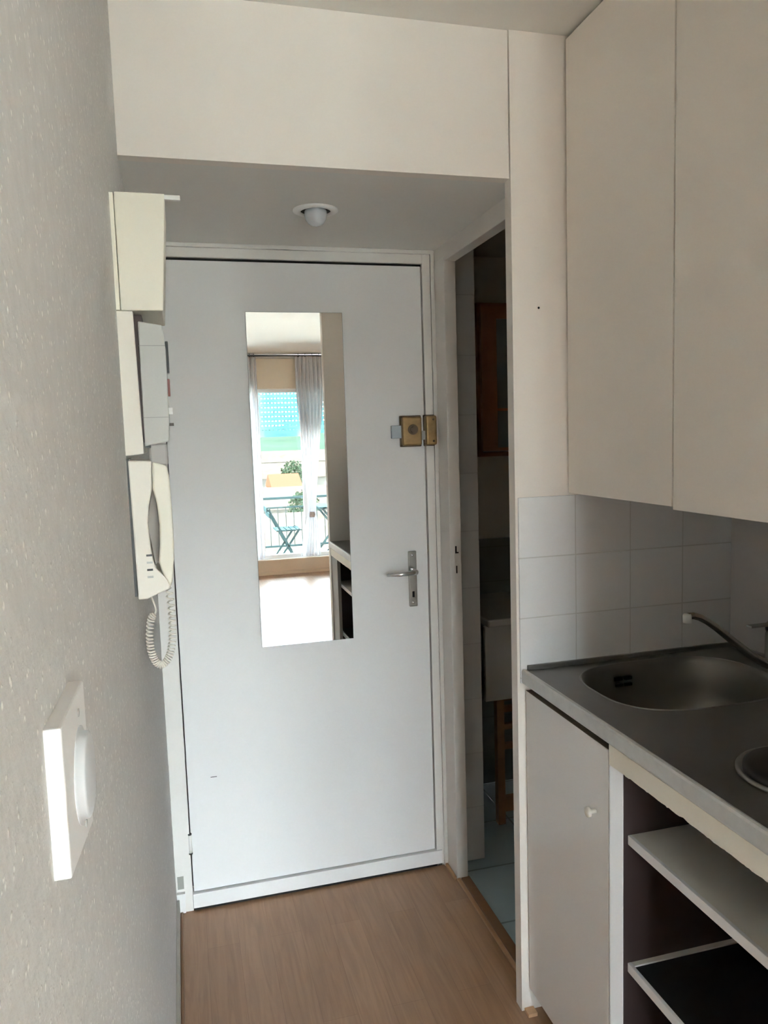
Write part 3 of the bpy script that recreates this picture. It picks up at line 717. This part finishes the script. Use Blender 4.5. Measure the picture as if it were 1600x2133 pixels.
for k in range(10):
    z0 = 1.585 + k * 0.051
    q.box(0.845, 1.40, -3.845, -3.836, z0, z0 + 0.043)
    for j in range(14):
        xx = 0.86 + j * 0.039
        q.box(xx, xx + 0.022, -3.843, -3.838, z0 + 0.043, z0 + 0.051)
q.build('slats', SHUT, ru)
B('bottom_rail', SHUT, ru, 0.845, 1.40, -3.850, -3.832, 1.555, 1.585)
ru2 = thing('roller_shutter', (1.85, -3.84, 1.6), 'half lowered pale blue roller shutter right of the knotted curtain', 'shutter')
q = MB()
for k in range(10):
    z0 = 1.585 + k * 0.051
    q.box(1.40, 2.28, -3.845, -3.836, z0, z0 + 0.043)
    for j in range(22):
        xx = 1.415 + j * 0.039
        q.box(xx, xx + 0.022, -3.843, -3.838, z0 + 0.043, z0 + 0.051)
q.build('slats', SHUT, ru2)

# balcony
struct(B('floor', CONC, None, -1.2, 4.3, -4.75, -3.86, -0.1, 0.10), 'grey balcony slab outside the window', 'floor')
rl = thing('balcony_railing', (1.3, -4.70, 0.10), 'pale teal metal balcony railing with vertical bars', 'railing')
B('top_rail', TEALM, rl, -1.2, 4.3, -4.72, -4.68, 0.77, 0.80)
B('lower_rail', TEALM, rl, -1.2, 4.3, -4.71, -4.69, 0.655, 0.675)
B('foot_rail', TEALM, rl, -1.2, 4.3, -4.71, -4.69, 0.16, 0.185)
for k in range(5):
    B('post', TEALM, rl, -1.2 + k * 1.36, -1.17 + k * 1.36, -4.715, -4.685, 0.095, 0.77)
for k in range(14):
    B('bar', TEALM, rl, 0.56 + k * 0.10, 0.568 + k * 0.10, -4.704, -4.696, 0.185, 0.655)
ch = thing('folding_chair', (1.15, -4.30, 0.10), 'teal folding balcony chair with crossed legs, reflected in the mirror', 'chair')
for dy in (-0.18, 0.18):
    MB().bar((0.985, -4.30 + dy, 0.70), (1.285, -4.30 + dy, 0.10), 0.018, 0.022).build('leg', TEALM, ch)
    MB().bar((1.345, -4.30 + dy, 0.45), (1.095, -4.30 + dy, 0.10), 0.018, 0.022).build('leg', TEALM, ch)
s_ = MB()
for k in range(5): s_.box(1.07 + k * 0.062, 1.12 + k * 0.062, -4.49, -4.11, 0.43, 0.446)
s_.build('seat', TEALM, ch)
s_ = MB()
for k in range(2): s_.box(0.955 + 0.03 * (1 - k), 0.97 + 0.03 * (1 - k), -4.50, -4.10, 0.60 + k * 0.07, 0.655 + k * 0.07)
s_.build('backrest', TEALM, ch)
tb = thing('folding_table', (1.85, -4.3, 0.10), 'teal folding balcony table right of the chair, reflected in the mirror', 'table')
B('tabletop', TEALM, tb, 1.58, 2.15, -4.58, -4.02, 0.685, 0.705, 0.004)
for dy in (-0.22, 0.22):
    MB().bar((1.62, -4.30 + dy, 0.69), (2.08, -4.30 + dy, 0.10), 0.02, 0.024).build('leg', TEALM, tb)
    MB().bar((2.08, -4.30 + dy, 0.69), (1.62, -4.30 + dy, 0.10), 0.02, 0.024).build('leg', TEALM, tb)

# town seen from the balcony
struct(B('ground', GRND, None, -300, 300, -700, -5.5, -12.3, -12.0), 'ground of the town far below the balcony', 'ground')
def house(cx, cy, wx, wy, zb, zt, rh, label, M=None, R=None):
    r = thing('house', (cx, cy, zb), label, 'house', 'houses seen from the balcony')
    B('walls', M or HOUSE, r, cx - wx / 2, cx + wx / 2, cy - wy / 2, cy + wy / 2, zb, zt)
    MB().prism([(cy - wy / 2 - 0.3, zt - 0.05), (cy + wy / 2 + 0.3, zt - 0.05), (cy, zt + rh)], 'X', cx - wx / 2 - 0.3, cx + wx / 2 + 0.3).build('roof', R or ROOF, r)
    k = 0
    wm = mat('house_window', (0.12, 0.14, 0.16), 0.2)
    while cx - wx / 2 + 1.0 + k * 2.2 < cx + wx / 2 - 0.8:
        x_ = cx - wx / 2 + 1.0 + k * 2.2
        B('window', wm, r, x_ - 0.4, x_ + 0.4, cy + wy / 2 - 0.02, cy + wy / 2 + 0.03, zt - 2.2, zt - 0.9); k += 1
DROOF = mat('darkened_tiles', (0.021, 0.0165, 0.0135), 0.85, spec=0.0, var=0.5, vscale=1.5)  # roof and wall colours darkened so outdoor daylight doesn't burn them out
DWALL = mat('darkened_render', (0.021, 0.020, 0.018), 0.85, spec=0.0, var=0.3, vscale=0.6)
house(-6, -27, 9, 8, -12, -3.2, 1.8, 'pale house left of the mirror view')
house(-14, -68, 12, 9, -12, -1.5, 2.0, 'far pale house on the left before the hill')
house(4.4, -25, 6, 7, -12, -2.6, 1.2, 'nearest house below the balcony with darkened tiled roof', DWALL, DROOF)
house(9.6, -60, 10, 8, -12, -4.1, 1.5, 'house with darkened roof in front of the orange roof', DWALL, DROOF)
house(10.4, -75, 2.6, 6, -12, -3.6, 1.4, 'narrow house with bright orange roof in the middle distance', DWALL, mat('orange_tiles', (0.034, 0.0135, 0.0080), 0.8, spec=0.0))
house(14.5, -110, 20, 9, -12, -4.2, 2.0, 'long house with darkened roof behind the orange roofed one', DWALL, DROOF)
house(24, -160, 30, 10, -12, -3.4, 2.2, 'far wide house before the hill', DWALL, DROOF)
def tree(cx, cy, zb, h, rad, label):
    r = thing('tree', (cx, cy, zb), label, 'tree', 'trees in the town below')
    MB().tube([(cx, cy, zb), (cx, cy, zb + h * 0.6)], [rad * 0.12, rad * 0.07], 8).build('trunk', WOODB, r)
    q = MB(); rn = random.Random(int(cx * 10 + cy))
    for _ in range(900):
        a = rn.uniform(0, 6.283); b = rn.uniform(-1, 1); s = rad * rn.uniform(0.45, 1.0)
        c_ = Vector((cx + s * math.cos(a) * math.sqrt(1 - b * b), cy + s * math.sin(a) * math.sqrt(1 - b * b), zb + h - rad + s * b * 1.15))
        u = Vector((rn.uniform(-1, 1), rn.uniform(-1, 1), rn.uniform(-1, 1))).normalized(); v = u.orthogonal().normalized() * rad * 0.09; w_ = u.cross(v).normalized() * rad * 0.09
        q.bm.faces.new([q.bm.verts.new(c_ + p) for p in (v, w_, -v, -w_)])
    q.build('foliage', GREEN, r)
tree(7.6, -44, -12, 10.0, 1.1, 'small green tree behind the nearest house')
tree(13.4, -88, -12, 10.6, 1.7, 'green tree behind the orange roofed house')
tree(6.5, -130, -12, 11.5, 3.0, 'far green tree at the foot of the hill')
q = MB(); bm = q.bm
g = []
for j in range(13):
    row = []
    for i in range(61):
        x = -480 + 18 * i; y = -240 - 25 * j
        hh = (17 + 9 * math.sin(x * 0.021 + 1.0) + 5 * math.sin(x * 0.06 + 2)) * math.sin(min(1.0, j / 9.0) * math.pi / 2)
        row.append(bm.verts.new((x, y, -12.0 + hh)))
    g.append(row)
for j in range(12):
    for i in range(60):
        fc = bm.faces.new((g[j][i], g[j][i + 1], g[j + 1][i + 1], g[j + 1][i])); fc.smooth = True
HILL = mat('hill_scrub', (0.0080, 0.0125, 0.0090), 0.9, spec=0.0, var=0.4, vscale=0.05)
struct(q.build('hills', HILL), 'green wooded hill on the horizon', 'hill')
